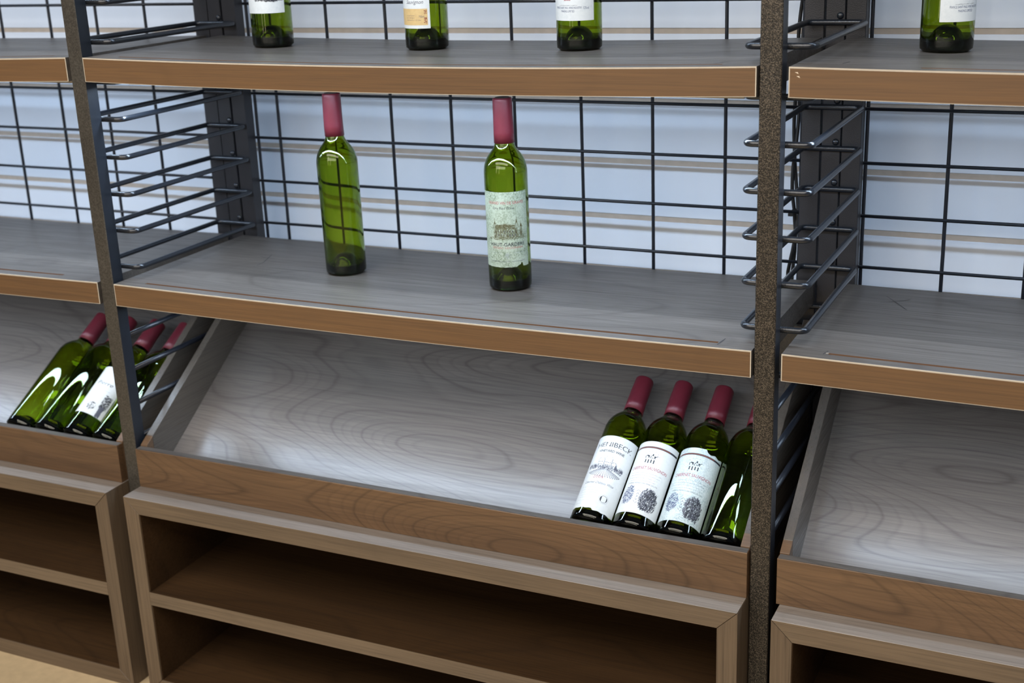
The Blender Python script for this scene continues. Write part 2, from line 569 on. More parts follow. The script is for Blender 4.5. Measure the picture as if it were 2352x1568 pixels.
def shelf(x0, x1, z, sag, label, group, gy, groove=True, g0=0.045, g1=0.048):
    t = thing('shelf', label, 'shelf', W3((x0 + x1) / 2, 0, z - TH))
    wd = x1 - x0

    def dz(x):
        u = (x - x0) / wd
        return -sag * 4 * u * (1 - u)
    xs = sorted(set([x0 + wd * i / 24 for i in range(25)]))
    ga, gb = x0 + g0, x1 - g1
    xs = sorted(xs + [ga, ga + 0.0004, gb - 0.0004, gb])
    bm = bmesh.new()
    prev = None
    for x in xs:
        deep = 0.004 if (groove and ga + 0.0003 < x < gb - 0.0003) else 0.0
        prof = [(0.0005, z - TH), (0.0005, z), (gy, z), (gy + 0.0003, z - deep), (gy + 0.0052, z - deep), (gy + 0.0055, z), (DEP, z), (DEP, z - TH)]
        row = [bm.verts.new((x, y, zz + dz(x))) for y, zz in prof]
        if prev:
            for i in range(len(row)):
                j = (i + 1) % len(row)
                fc = bm.faces.new((prev[i], prev[j], row[j], row[i]))
                if groove and i in (2, 3, 4) and ga - 0.001 < x - 0.0001 and x <= gb + 1e-6 and x > ga + 1e-6:
                    fc.material_index = 1
        else:
            bm.faces.new(row)
        prev = row
    bm.faces.new(prev[::-1])
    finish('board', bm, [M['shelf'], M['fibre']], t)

    def plate(name, xa, xb, ya, yb, za, zb, mat):
        b = bmesh.new()
        pr = None
        for i in range(25):
            x = xa + (xb - xa) * i / 24
            row = [b.verts.new((x, y, zz + dz(x))) for y, zz in ((ya, za), (ya, zb), (yb, zb), (yb, za))]
            if pr:
                for k in range(4):
                    b.faces.new((pr[k], pr[(k + 1) % 4], row[(k + 1) % 4], row[k]))
            else:
                b.faces.new(row)
            pr = row
        b.faces.new(pr[::-1])
        return finish(name, b, mat, t)
    box('led_strip', (x0 + 0.03, x1 - 0.03, LED_Y - 0.008, LED_Y + 0.008, z - TH - sag - 0.0045, z - TH - sag * 0.2), M['rim'], t)
    shelf_light(x0, x1, z - TH - sag)
    plate('pale_rim', x0, x1, 0.0, 0.0009, z - TH, z + 0.0002, M['rim'])
    plate('edge_band', x0 + 0.0013, x1 - 0.0013, -0.0004, 0.0006, z - TH + 0.0009, z - 0.0016, M['band'])
    return t


def mark(parent, pts, w, z, mat=None, name='pencil_mark', label=None):
    """A thin stroke lying on a shelf top at height z."""
    bm = bmesh.new()
    lo, hi = [], []
    for i, (x, y) in enumerate(pts):
        a = Vector(pts[max(i - 1, 0)])
        b = Vector(pts[min(i + 1, len(pts) - 1)])
        d = (b - a).normalized()
        n = Vector((-d.y, d.x)) * w * (0.5 if i in (0, len(pts) - 1) else 1.0)
        lo.append((x - n.x, y - n.y))
        hi.append((x + n.x, y + n.y))
    ring = lo + hi[::-1]
    bot = [bm.verts.new((x, y, z - 0.0002)) for x, y in ring]
    top = [bm.verts.new((x, y, z + 0.00025)) for x, y in ring]
    m_ = len(lo)
    for i in range(m_ - 1):
        a, b, c, d = i, i + 1, len(ring) - 2 - i, len(ring) - 1 - i
        bm.faces.new((top[a], top[b], top[c], top[d]))
    finish(name, bm, mat or M['pencil'], parent, label)


gR, gL = 0.0372, 0.0325
ZB = -0.3419
SAG_A, SAG_B = 0.0062, 0.0032
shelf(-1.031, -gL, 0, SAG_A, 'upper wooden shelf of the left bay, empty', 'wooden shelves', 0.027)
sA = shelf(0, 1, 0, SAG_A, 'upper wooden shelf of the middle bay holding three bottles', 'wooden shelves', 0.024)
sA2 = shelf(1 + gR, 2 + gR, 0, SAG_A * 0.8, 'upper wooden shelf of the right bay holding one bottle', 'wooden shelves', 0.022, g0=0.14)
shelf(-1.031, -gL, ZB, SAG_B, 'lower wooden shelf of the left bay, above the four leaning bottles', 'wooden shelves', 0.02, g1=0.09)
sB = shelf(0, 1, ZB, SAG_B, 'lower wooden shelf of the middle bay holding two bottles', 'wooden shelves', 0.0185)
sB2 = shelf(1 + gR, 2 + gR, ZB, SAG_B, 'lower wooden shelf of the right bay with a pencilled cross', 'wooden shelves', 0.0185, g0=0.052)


for x0_, lb in ((-1.031, 'left'), (0.0, 'middle'), (1 + gR, 'right')):  # unseen upper row, added to block light from above
    shelf(x0_, x0_ + (1 - 0.0015 if lb == 'left' else 1), 0.342, SAG_B, 'unseen topmost wooden shelf of the %s bay, added to block light' % lb, 'wooden shelves', 0.02)


def sagz(z, sag, u):
    return z - sag * 4 * u * (1 - u)


mark(sB, [(0.147, 0.1675), (0.1462, 0.187), (0.140, 0.205), (0.1293, 0.2345)], 0.0009, sagz(ZB, SAG_B, 0.14))
mark(sB, [(0.118, 0.218), (0.128, 0.213), (0.150, 0.212)], 0.0008, sagz(ZB, SAG_B, 0.13))
mark(sB, [(0.9535, 0.0115), (0.9550, 0.024), (0.9564, 0.0380)], 0.0013, sagz(ZB, SAG_B, 0.955))
mark(sA, [(0.9393, 0.0348), (0.946, 0.0440), (0.9527, 0.0538)], 0.0010, sagz(0, SAG_A, 0.945))
mark(sB2, [(1.1072, 0.2545), (1.1272, 0.2665), (1.1432, 0.2812)], 0.0008, sagz(ZB, SAG_B, 0.09))
mark(sB2, [(1.1096, 0.2882), (1.130, 0.257), (1.1464, 0.2311)], 0.0009, sagz(ZB, SAG_B, 0.09))
mark(sB2, [(1.0838, 0.0170), (1.0849, 0.0255)], 0.0014, sagz(ZB, SAG_B, 0.05))
mark(sB2, [(1.0855, 0.0270), (1.0868, 0.0310)], 0.0014, sagz(ZB, SAG_B, 0.05))
mark(sB2, [(1.0862, 0.0215), (1.0890, 0.0235)], 0.0016, sagz(ZB, SAG_B, 0.05), M['chip'], 'chip')
mark(sA2, [(1.0875, 0.0440), (1.0925, 0.0620)], 0.0010, sagz(0, SAG_A * 0.8, 0.05))
for cx_, cz_ in ((1.0462, -0.0068), (1.0480, -0.0112)):
    bm = bmesh.new()
    a = [bm.verts.new(p) for p in ((cx_ - 0.0020, -0.0006, cz_ + 0.001), (cx_ + 0.0022, -0.0006, cz_ - 0.0010), (cx_ + 0.0012, -0.0006, cz_ + 0.0012))]
    b = [bm.verts.new((v.co.x, -0.0003, v.co.z)) for v in a]
    bm.faces.new(a)
    bm.faces.new(b[::-1])
    for i in range(3):
        bm.faces.new((a[i], b[i], b[(i + 1) % 3], a[(i + 1) % 3]))
    finish('chip', bm, M['chip'], sA2)

# ------------------------------------------------------------------ sloping display trays
TS = math.tan(math.radians(33.8))
TCH = math.cos(math.radians(33.8))
TZ0 = -0.6195
YT0, YT1 = -0.0029, 0.0105
ZT, ZC = -0.6146, -0.6795
HB = 0.061
SW = 0.0127


def tray(x0, x1, label):
    t = thing('display_tray', label, 'display tray', W3((x0 + x1) / 2, 0.0, ZC))

    def top(y):
        return TZ0 + TS * y
    box('front_panel', (x0, x1, YT0, YT1, ZC, ZT), M['tray_front'], t, bevel=0.0005)
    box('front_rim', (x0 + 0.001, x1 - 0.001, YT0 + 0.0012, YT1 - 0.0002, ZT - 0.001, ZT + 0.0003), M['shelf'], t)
    ym, ye = 0.0268, 0.328
    for xa, xb in ((x0, x0 + SW), (x1 - SW, x1)):
        prism('side_panel', [(ym, ZC), (ym, top(ym)), (ye, top(ye)), (ye, ZC)], 'x', xa, xb, M['tray_side'], t, bevel=0.0006)
        prism('end_block', [(YT1, ZC), (YT1, top(YT1)), (ym, top(ym)), (ym, ZC)], 'x', xa, xb, M['tray_front'], t, bevel=0.0005)
    off = HB / TCH
    th = 0.012 / TCH
    ys = (ZC + 0.0012 - TZ0 + off) / TS
    prism('base_panel', [(YT1, ZC + 0.0012), (ys, ZC + 0.0012), (0.322, top(0.322) - off), (0.322, top(0.322) - off - th), (ys + th / TS, ZC + 0.0004), (YT1, ZC + 0.0004)],
          'x', x0 + SW, x1 - SW, M['tray'], t)
    box('back_panel', (x0 + SW, x1 - SW, 0.316, 0.328, ZC, top(0.316)), M['tray_side'], t)
    return t


tray(-1.036, -0.0375, 'sloping wooden display tray of the left bay with four leaning bottles')
tray(0.0, 1.0005, 'sloping wooden display tray of the middle bay, bottles at its right end')
tray(1.0392, 2.039, 'sloping wooden display tray of the right bay, empty')

# ------------------------------------------------------------------ low open cabinets
FR = 0.0272
YC0, YC1 = -0.0441, 0.328


def cabinet(x0, x1, label):
    t = thing('low_cabinet', label, 'cabinet', W3((x0 + x1) / 2, YC0, -ZF))
    g = 0.00025
    zt, zb = ZC, -ZF
    prism('top_panel', [(x0 + g, zt), (x1 - g, zt), (x1 - FR - g, zt - FR), (x0 + FR + g, zt - FR)], 'y', YC0, YC1, [M['cab_x'], M['cab_top_lit']], t, bevel=0.0004)
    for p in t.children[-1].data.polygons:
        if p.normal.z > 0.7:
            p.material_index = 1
    prism('bottom_panel', [(x0 + FR + g, zb + FR), (x1 - FR - g, zb + FR), (x1 - g, zb), (x0 + g, zb)], 'y', YC0, YC1, M['cab_x'], t, bevel=0.0004)
    prism('side_panel', [(x0, zt - g * 2), (x0 + FR, zt - FR - g * 2), (x0 + FR, zb + FR + g * 2), (x0, zb + g * 2)], 'y', YC0, YC1, M['cab_z'], t, bevel=0.0004)
    prism('side_panel', [(x1, zt - g * 2), (x1 - FR, zt - FR - g * 2), (x1 - FR, zb + FR + g * 2), (x1, zb + g * 2)], 'y', YC0, YC1, M['cab_z'], t, bevel=0.0004)
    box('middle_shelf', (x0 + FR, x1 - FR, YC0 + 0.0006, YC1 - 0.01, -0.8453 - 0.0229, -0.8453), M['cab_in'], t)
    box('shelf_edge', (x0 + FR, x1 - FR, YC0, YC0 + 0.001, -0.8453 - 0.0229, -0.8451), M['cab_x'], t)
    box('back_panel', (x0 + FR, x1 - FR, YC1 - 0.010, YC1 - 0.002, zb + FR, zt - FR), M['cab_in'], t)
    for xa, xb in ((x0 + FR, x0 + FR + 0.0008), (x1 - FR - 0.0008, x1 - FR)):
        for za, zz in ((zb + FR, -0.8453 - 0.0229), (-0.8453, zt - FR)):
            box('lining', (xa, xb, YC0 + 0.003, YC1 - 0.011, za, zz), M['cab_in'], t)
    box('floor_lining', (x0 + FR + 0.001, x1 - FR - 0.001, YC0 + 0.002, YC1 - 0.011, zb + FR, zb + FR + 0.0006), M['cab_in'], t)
    return t


cabinet(-1.033, -0.0348, 'low open two-tier wooden cabinet of the left bay on the cream floor')
cabinet(0.0, 1.0005, 'low open two-tier wooden cabinet of the middle bay, mitred front frame')
cabinet(1.0435, 2.043, 'low open two-tier wooden cabinet of the right bay')

# ------------------------------------------------------------------ bottles
GR = 0.0375
OUT = [(0, 0.024), (0.008, 0.0225), (0.015, 0.0175), (0.021, 0.010), (0.026, 0.003), (0.0295, 0.0), (0.033, 0.0007), (0.0360, 0.0035), (0.0375, 0.009),
       (0.0375, 0.06), (0.0375, 0.12), (0.0375, 0.183), (0.0371, 0.192), (0.0356, 0.200), (0.0325, 0.208), (0.0280, 0.2150), (0.0230, 0.2208),
       (0.0188, 0.2265), (0.0163, 0.2335), (0.0152, 0.242), (0.0148, 0.262), (0.0150, 0.2985)]
INN = [(0.0105, 0.2985), (0.0112, 0.262), (0.0118, 0.242), (0.0135, 0.2335), (0.0165, 0.2255), (0.0208, 0.2190), (0.0262, 0.2125), (0.0305, 0.2055), (0.0332, 0.198),
       (0.0345, 0.190), (0.0348, 0.182), (0.0348, 0.12), (0.0348, 0.06), (0.0346, 0.022), (0.0325, 0.0150), (0.029, 0.0132), (0.0255, 0.0168), (0.021, 0.0235),
       (0.015, 0.0300), (0.008, 0.0336), (0, 0.0346)]


def lathe(prof, n=72, closed=False):
    bm = bmesh.new()
    rows = []
    for r, z in prof:
        if r == 0:
            rows.append([bm.verts.new((0, 0, z))])
        else:
            rows.append([bm.verts.new((r * math.cos(2 * math.pi * k / n), r * math.sin(2 * math.pi * k / n), z)) for k in range(n)])
    for a, b in zip(rows, rows[1:]):
        for k in range(n):
            j = (k + 1) % n
            if len(a) == 1 and len(b) == 1:
                continue
            if len(a) == 1:
                bm.faces.new((a[0], b[k], b[j]))
            elif len(b) == 1:
                bm.faces.new((a[k], b[0], a[j]))
            else:
                bm.faces.new((a[k], b[k], b[j], a[j]))
    return bm


def smooth_profile(prof, steps=3):
    """Catmull-Rom through the points, so the shoulder is a clean curve."""
    P = [Vector(p) for p in prof]
    res = []
    for i in range(len(P) - 1):
        p0, p1, p2, p3 = P[max(i - 1, 0)], P[i], P[i + 1], P[min(i + 2, len(P) - 1)]
        for k in range(steps):
            t_ = k / steps
            q = 0.5 * ((2 * p1) + (p2 - p0) * t_ + (2 * p0 - 5 * p1 + 4 * p2 - p3) * t_ * t_ + (3 * p1 - p0 - 3 * p2 + p3) * t_ ** 3)
            res.append((max(q.x, 0.0) if (i or k) else 0.0, q.y))
    res.append(tuple(P[-1]))
    return res


_cache = {}


def glass_mesh(kr, kz):
    key = ('g', kr, kz)
    if key not in _cache:
        prof = smooth_profile(OUT) + [(r, z) for r, z in smooth_profile(INN) if r > 0] + [(0, INN[-1][1])]
        prof = [(r * kr, z * kz) for r, z in prof]
        bm = lathe(prof)
        bmesh.ops.remove_doubles(bm, verts=bm.verts, dist=1e-6)
        bmesh.ops.recalc_face_normals(bm, faces=bm.faces)
        me = bpy.data.meshes.new('glass_body')
        bm.to_mesh(me)
        bm.free()
        for p in me.polygons:
            p.use_smooth = True
        me.materials.append(M['glass'])
        _cache[key] = me
    return _cache[key]


def foil_mesh(kr, kz):
    key = ('f', kr, kz)
    if key not in _cache:
        prof = [(0.0156, 0.2335), (0.0168, 0.2333), (0.0166, 0.250), (0.0162, 0.275), (0.0159, 0.2990), (0.0156, 0.3012), (0.0148, 0.3024), (0.0128, 0.3028), (0, 0.3028)]
        bm = lathe([(r * (kr * 0.5 + 0.5), z * kz) for r, z in prof], 48)
        rnd = random.Random(3)
        for v in bm.verts:
            a = math.atan2(v.co.y, v.co.x)
            if v.co.xy.length > 0.013:
                k_ = 1 + 0.012 * math.sin(3 * a + v.co.z * 60) + 0.008 * math.sin(5 * a - v.co.z * 90)
                v.co.x *= k_
                v.co.y *= k_
        bmesh.ops.recalc_face_normals(bm, faces=bm.faces)
        me = bpy.data.meshes.new('foil_capsule')
        bm.to_mesh(me)
        bm.free()
        for p in me.polygons:
            p.use_smooth = True
        me.materials.append(M['foil'])
        _cache[key] = me
    return _cache[key]


def disk_mesh(r, z0, z1, mat, name):
    bm = lathe([(0, z0), (r, z0), (r, z1), (0, z1)], 32)
    bmesh.ops.recalc_face_normals(bm, faces=bm.faces)
    me = bpy.data.meshes.new(name)
    bm.to_mesh(me)
    bm.free()
    me.materials.append(mat)
    return me


def wrap(s, t, R, a0, off):
    a = a0 + s / R
    r = R + off
    return (r * math.sin(a), -r * math.cos(a), t)


def flat_to_mesh(polys, R, a0, off, name, mat, parent, label=None, lift=0.00007):
    """polys: list of flat polygons in (s,t) metres; each is laid on the bottle wall."""
    bm = bmesh.new()
    for p in polys:
        vs = [bm.verts.new(wrap(s, t, R, a0, off)) for s, t in p]
        try:
            bm.faces.new(vs)
        except ValueError:
            pass
    me = bpy.data.meshes.new(name)
    bm.to_mesh(me)
    bm.free()
    return link_mesh(name, me, mat, parent, label)


_txt = {}


def text_polys(body, size, cx, cy, align='CENTER', bold=0.0, sx=1.0, shear=0.0, arch=0.0, fit=None):
    key = (body, align, bold)
    if key not in _txt:
        cu = bpy.data.curves.new('lettering', 'FONT')
        cu.body = body
        cu.size = 1.0
        cu.align_x = align
        cu.offset = bold
        cu.resolution_u = 3
        ob = bpy.data.objects.new('lettering', cu)
        COL.objects.link(ob)
        dg = bpy.context.evaluated_depsgraph_get()
        me = bpy.data.meshes.new_from_object(ob.evaluated_get(dg))
        _txt[key] = [[(me.vertices[i].co.x, me.vertices[i].co.y) for i in p.vertices] for p in me.polygons]
        bpy.data.meshes.remove(me)
        bpy.data.objects.remove(ob)
        bpy.data.curves.remove(cu)
    base = _txt[key]
    if fit:
        xs = [x for p in base for x, y in p]
        sx = fit / ((max(xs) - min(xs)) * size)
    out = []
    for p in base:
        q = []
        for x, y in p:
            X = x * size * sx + y * size * shear
            Y = y * size - arch * (X * X)
            q.append((cx + X, cy + Y))
        out.append(q)
    return out


def seg(x0, y0, x1, y1, w):
    d = Vector((x1 - x0, y1 - y0))
    if d.length < 1e-9:
        return []
    n = Vector((-d.y, d.x)).normalized() * w / 2
    return [[(x0 - n.x, y0 - n.y), (x1 - n.x, y1 - n.y), (x1 + n.x, y1 + n.y), (x0 + n.x, y0 + n.y)]]


def rect(x0, y0, x1, y1):
    return [[(x0, y0), (x1, y0), (x1, y1), (x0, y1)]]


def hatch(rnd, inside, x0, x1, y0, y1, n, ln, w, ang, jit=0.5):
    out = []
    for _ in range(n):
        x = rnd.uniform(x0, x1)
        y = rnd.uniform(y0, y1)
        if not inside(x, y):
            continue
        a = ang + rnd.uniform(-jit, jit)
        l_ = ln * rnd.uniform(0.5, 1.2)
        out += seg(x - l_ / 2 * math.cos(a), y - l_ / 2 * math.sin(a), x + l_ / 2 * math.cos(a), y + l_ / 2 * math.sin(a), w * rnd.uniform(0.6, 1.3))
    return out


def script_line(rnd, x0, x1, y, h, w):
    """Handwritten or tiny print read only as a wavy line."""
    out = []
    x = x0
    py = y
    while x < x1:
        nx = x + h * rnd.uniform(0.35, 0.6)
        ny = y + h * rnd.uniform(-0.45, 0.45)
        if rnd.random() > 0.16:
            out += seg(x, py, nx, ny, w)
        x, py = nx, ny
    return out


def label_part(parent, R, a0, half, t0, t1, mat, name='paper_label', top_fn=None, bot_fn=None, lab=None):
    bm = bmesh.new()
    n = 48
    rows = []
    offi, offo = 0.00012, 0.00030
    for i in range(n + 1):
        s = -half * R + 2 * half * R * i / n
        tb = t0 + (bot_fn(i / n) if bot_fn else 0)
        tt = t1 + (top_fn(i / n) if top_fn else 0)
        rows.append([bm.verts.new(wrap(s, t, R, a0, o)) for t, o in ((tb, offi), (tb, offo), (tt, offo), (tt, offi))])
    for a, b in zip(rows, rows[1:]):
        for k in range(4):
            bm.faces.new((a[k], b[k], b[(k + 1) % 4], a[(k + 1) % 4]))
    bm.faces.new(rows[0][::-1])
    bm.faces.new(rows[-1])
    bmesh.ops.recalc_face_normals(bm, faces=bm.faces)
    me = bpy.data.meshes.new(name)
    bm.to_mesh(me)
    bm.free()
    return link_mesh(name, me, mat, parent, lab)


OFFP = 0.00038


def art_chateau(lab, R, a0, t0, t1):
    """Olive sketch of a chateau, text above and below (the standing labelled bottle)."""
    H = t1 - t0
    rnd = random.Random(5)
    c = 0.004
    P = lambda n, polys, mt: flat_to_mesh(polys, R, a0, OFFP, n, M[mt], lab)
    P('lettering', text_polys('GRAND VIN DE GRAVES', 0.0062, c, t0 + H * 0.842, fit=0.060, bold=0.01), 'ink_rose')
    P('lettering', text_polys('Dry Red Wine', 0.0058, c - 0.004, t0 + H * 0.775, fit=0.034), 'ink')
    P('lettering', text_polys('HAUT-GARDERE', 0.0080, c, t0 + H * 0.285, fit=0.058, bold=0.012), 'ink')
    P('lettering', text_polys('PESSAC LEOGNAN', 0.0048, c, t0 + H * 0.250, fit=0.050), 'ink_rose')
    P('lettering', text_polys('MIS EN BOUTEILLE AU CHATEAU - PRODUCE OF FRANCE', 0.0024, c, t0 + H * 0.072, fit=0.056), 'ink_grey')
    P('lettering', script_line(rnd, c - 0.027, c - 0.010, t0 + H * 0.195, 0.0012, 0.0003) + script_line(rnd, c + 0.009, c + 0.026, t0 + H * 0.195, 0.0012, 0.0003), 'ink_pale')
    y0 = t0 + H * 0.395
    h = H * 0.20
    body = []
    dark = []
    # house block with windows
    body += hatch(rnd, lambda x, y: True, c - 0.017, c + 0.013, y0, y0 + h * 0.5, 300, 0.0032, 0.00036, 1.5, 0.35)
    body += hatch(rnd, lambda x, y: y < y0 + h * 0.85 - abs(x - c + 0.002) * 0.18, c - 0.016, c + 0.011, y0 + h * 0.5, y0 + h * 0.85, 320, 0.0030, 0.00042, 0.1, 0.4)
    roof = [[(c - 0.0150, y0 + h * 0.56), (c - 0.0020, y0 + h * 0.56), (c - 0.0040, y0 + h * 0.80), (c - 0.0125, y0 + h * 0.80)],
            [(c - 0.0015, y0 + h * 0.56), (c + 0.0110, y0 + h * 0.56), (c + 0.0085, y0 + h * 0.74), (c + 0.0010, y0 + h * 0.74)]]
    body += roof
    for k in range(8):
        x = c - 0.0155 + k * 0.0038
        dark += rect(x, y0 + h * 0.10, x + 0.0011, y0 + h * 0.24) + rect(x, y0 + h * 0.31, x + 0.0011, y0 + h * 0.44)
    for xx, top, wd in ((c - 0.0165, 1.15, 0.0030), (c + 0.0135, 1.28, 0.0030), (c + 0.020, 0.98, 0.0022)):
        body += seg(xx, y0 + h * 0.6, xx, y0 + h * top, 0.0004)
        body += [[(xx - wd, y0 + h * 0.62), (xx + wd, y0 + h * 0.62), (xx, y0 + h * (top - 0.12))]]
        body += hatch(rnd, lambda x, y: True, xx - wd * 0.8, xx + wd * 0.8, y0, y0 + h * 0.6, 60, 0.003, 0.00026, 1.5, 0.2)
    body += hatch(rnd, lambda x, y: True, c - 0.026, c + 0.025, y0 - h * 0.10, y0 + h * 0.06, 120, 0.0030, 0.0003, 0.1, 0.5)
    body += hatch(rnd, lambda x, y: True, c + 0.012, c + 0.026, y0, y0 + h * 0.42, 90, 0.0024, 0.0003, 1.2, 0.6)
    big = lambda polys: [[(c + (x - c) * 1.18, y0 + (y - y0) * 1.12) for x, y in p] for p in polys]
    P('picture', big(body), 'ink_olive')
    P('picture', big(dark), 'ink_grey')
    crest = []
    cy = t0 + H * 0.155
    for k in range(36):
        a = k / 36 * 2 * math.pi
        rr = 0.0046 + 0.0008 * math.sin(6 * a)
        crest += seg(c + rr * math.cos(a), cy + rr * math.sin(a), c + rr * math.cos(a + 0.18), cy + rr * math.sin(a + 0.18), 0.00028)
    crest += hatch(rnd, lambda x, y: (x - c) ** 2 + (y - cy) ** 2 < 0.0035 ** 2, c - 0.004, c + 0.004, cy - 0.004, cy + 0.004, 60, 0.0018, 0.00028, 0.6, 1.5)
    P('picture', crest, 'ink_pale')


def art_henibeck(lab, R, a0, t0, t1):
    H = t1 - t0
    rnd = random.Random(11)
    P = lambda n, polys, mt: flat_to_mesh(polys, R, a0, OFFP, n, M[mt], lab)
    P('lettering', text_polys('HENIBECK', 0.0122, 0.003, t0 + H * 0.845, fit=0.061, arch=1.6), 'ink')
    P('lettering', text_polys('VINEYARD WINE', 0.0062, 0.002, t0 + H * 0.770, fit=0.043, bold=0.018, arch=1.0), 'ink')
    P('lettering', text_polys('2004', 0.0070, -0.004, t0 + H * 0.405, fit=0.0165), 'ink_rose')
    P('lettering', text_polys('Cabernet Château Wine', 0.0062, -0.001, t0 + H * 0.330, fit=0.050, shear=0.35), 'ink_grey')
    pr = []
    for k in range(6):
        y = t0 + H * (0.275 - 0.035 * k)
        pr += script_line(rnd, -0.026, 0.006 - 0.002 * k, y, 0.0011, 0.00024)
    pr += script_line(rnd, -0.030, -0.018, t0 + H * 0.055, 0.0013, 0.0003)
    P('lettering', pr, 'ink_pale')
    y0 = t0 + H * 0.50
    h = H * 0.20
    g = []
    ell = lambda x, y: (x / 0.031) ** 2 + ((y - y0 - h * 0.2) / (h * 0.62)) ** 2 < 1
    # trees left and right, house in the middle, fanning vine rows below
    for k in range(26):
        x = rnd.choice([rnd.uniform(-0.030, -0.013), rnd.uniform(0.014, 0.030)])
        hh = h * rnd.uniform(0.25, 0.62) * (1 - (abs(x) - 0.012) / 0.030)
        yb = y0 + h * 0.28
        g += [[(x - 0.0009, yb), (x + 0.0009, yb), (x, yb + hh)]]
    g += hatch(rnd, ell, -0.030, 0.030, y0 + h * 0.15, y0 + h * 0.42, 300, 0.0030, 0.0005, 1.4, 0.5)
    house = []
    for (xa, xb, yt) in ((-0.013, -0.003, 0.78), (-0.003, 0.009, 0.92), (0.009, 0.017, 0.60)):
        house += seg(xa, y0 + h * 0.2, xa, y0 + h * yt, 0.0005) + seg(xb, y0 + h * 0.2, xb, y0 + h * yt, 0.0008)
        house += [[(xa - 0.0006, y0 + h * yt), (xb + 0.0006, y0 + h * yt), (xb - 0.002, y0 + h * (yt + 0.14)), (xa + 0.002, y0 + h * (yt + 0.14))]]
        nx = int((xb - xa) / 0.0026)
        for i in range(nx):
            for j in range(3):
                xx = xa + 0.0010 + i * 0.0026
                yy = y0 + h * (0.28 + j * 0.17)
                if yy < y0 + h * (yt - 0.1):
                    house += rect(xx, yy, xx + 0.0012, yy + 0.0016)
    P('picture', g, 'ink_grey')
    P('picture', house, 'ink_grey')
    v = []
    for k in range(17):
        a = -1.28 + 2.56 * k / 16
        xs_, ys_ = 0.002 + 0.006 * math.sin(a), y0 + h * 0.16
        xe, ye = 0.002 + 0.029 * math.sin(a), y0 - h * 0.40 * math.cos(a) + h * 0.02
        n_ = 9
        for i in range(n_):
            f0, f1 = i / n_, (i + 0.62) / n_
            v += seg(xs_ + (xe - xs_) * f0, ys_ + (ye - ys_) * f0, xs_ + (xe - xs_) * f1, ys_ + (ye - ys_) * f1, 0.0006 + 0.0011 * f0)
    P('picture', v, 'ink_grey')
    cx, cy, rs = 0.0165, t0 + H * 0.155, 0.0060
    seal = [[(cx + rs * math.cos(k / 30 * 2 * math.pi), cy + rs * math.sin(k / 30 * 2 * math.pi)) for k in range(30)]]
    P('seal', seal, 'ink')
    fl = hatch(rnd, lambda x, y: (x - cx) ** 2 + (y - cy) ** 2 < (rs * 0.75) ** 2, cx - rs, cx + rs, cy - rs, cy + rs, 52, 0.0018, 0.00036, 1.0, 1.6)
    flat_to_mesh(fl, R, a0, OFFP + 0.00006, 'seal', M['white'], lab)
    ring = []
    for k in range(40):
        a, b = k / 40 * 2 * math.pi, (k + 1) / 40 * 2 * math.pi
        ring += seg(cx + rs * 1.28 * math.cos(a), cy + rs * 1.28 * math.sin(a), cx + rs * 1.28 * math.cos(b), cy + rs * 1.28 * math.sin(b), 0.0003)
    P('seal', ring, 'ink_pale')


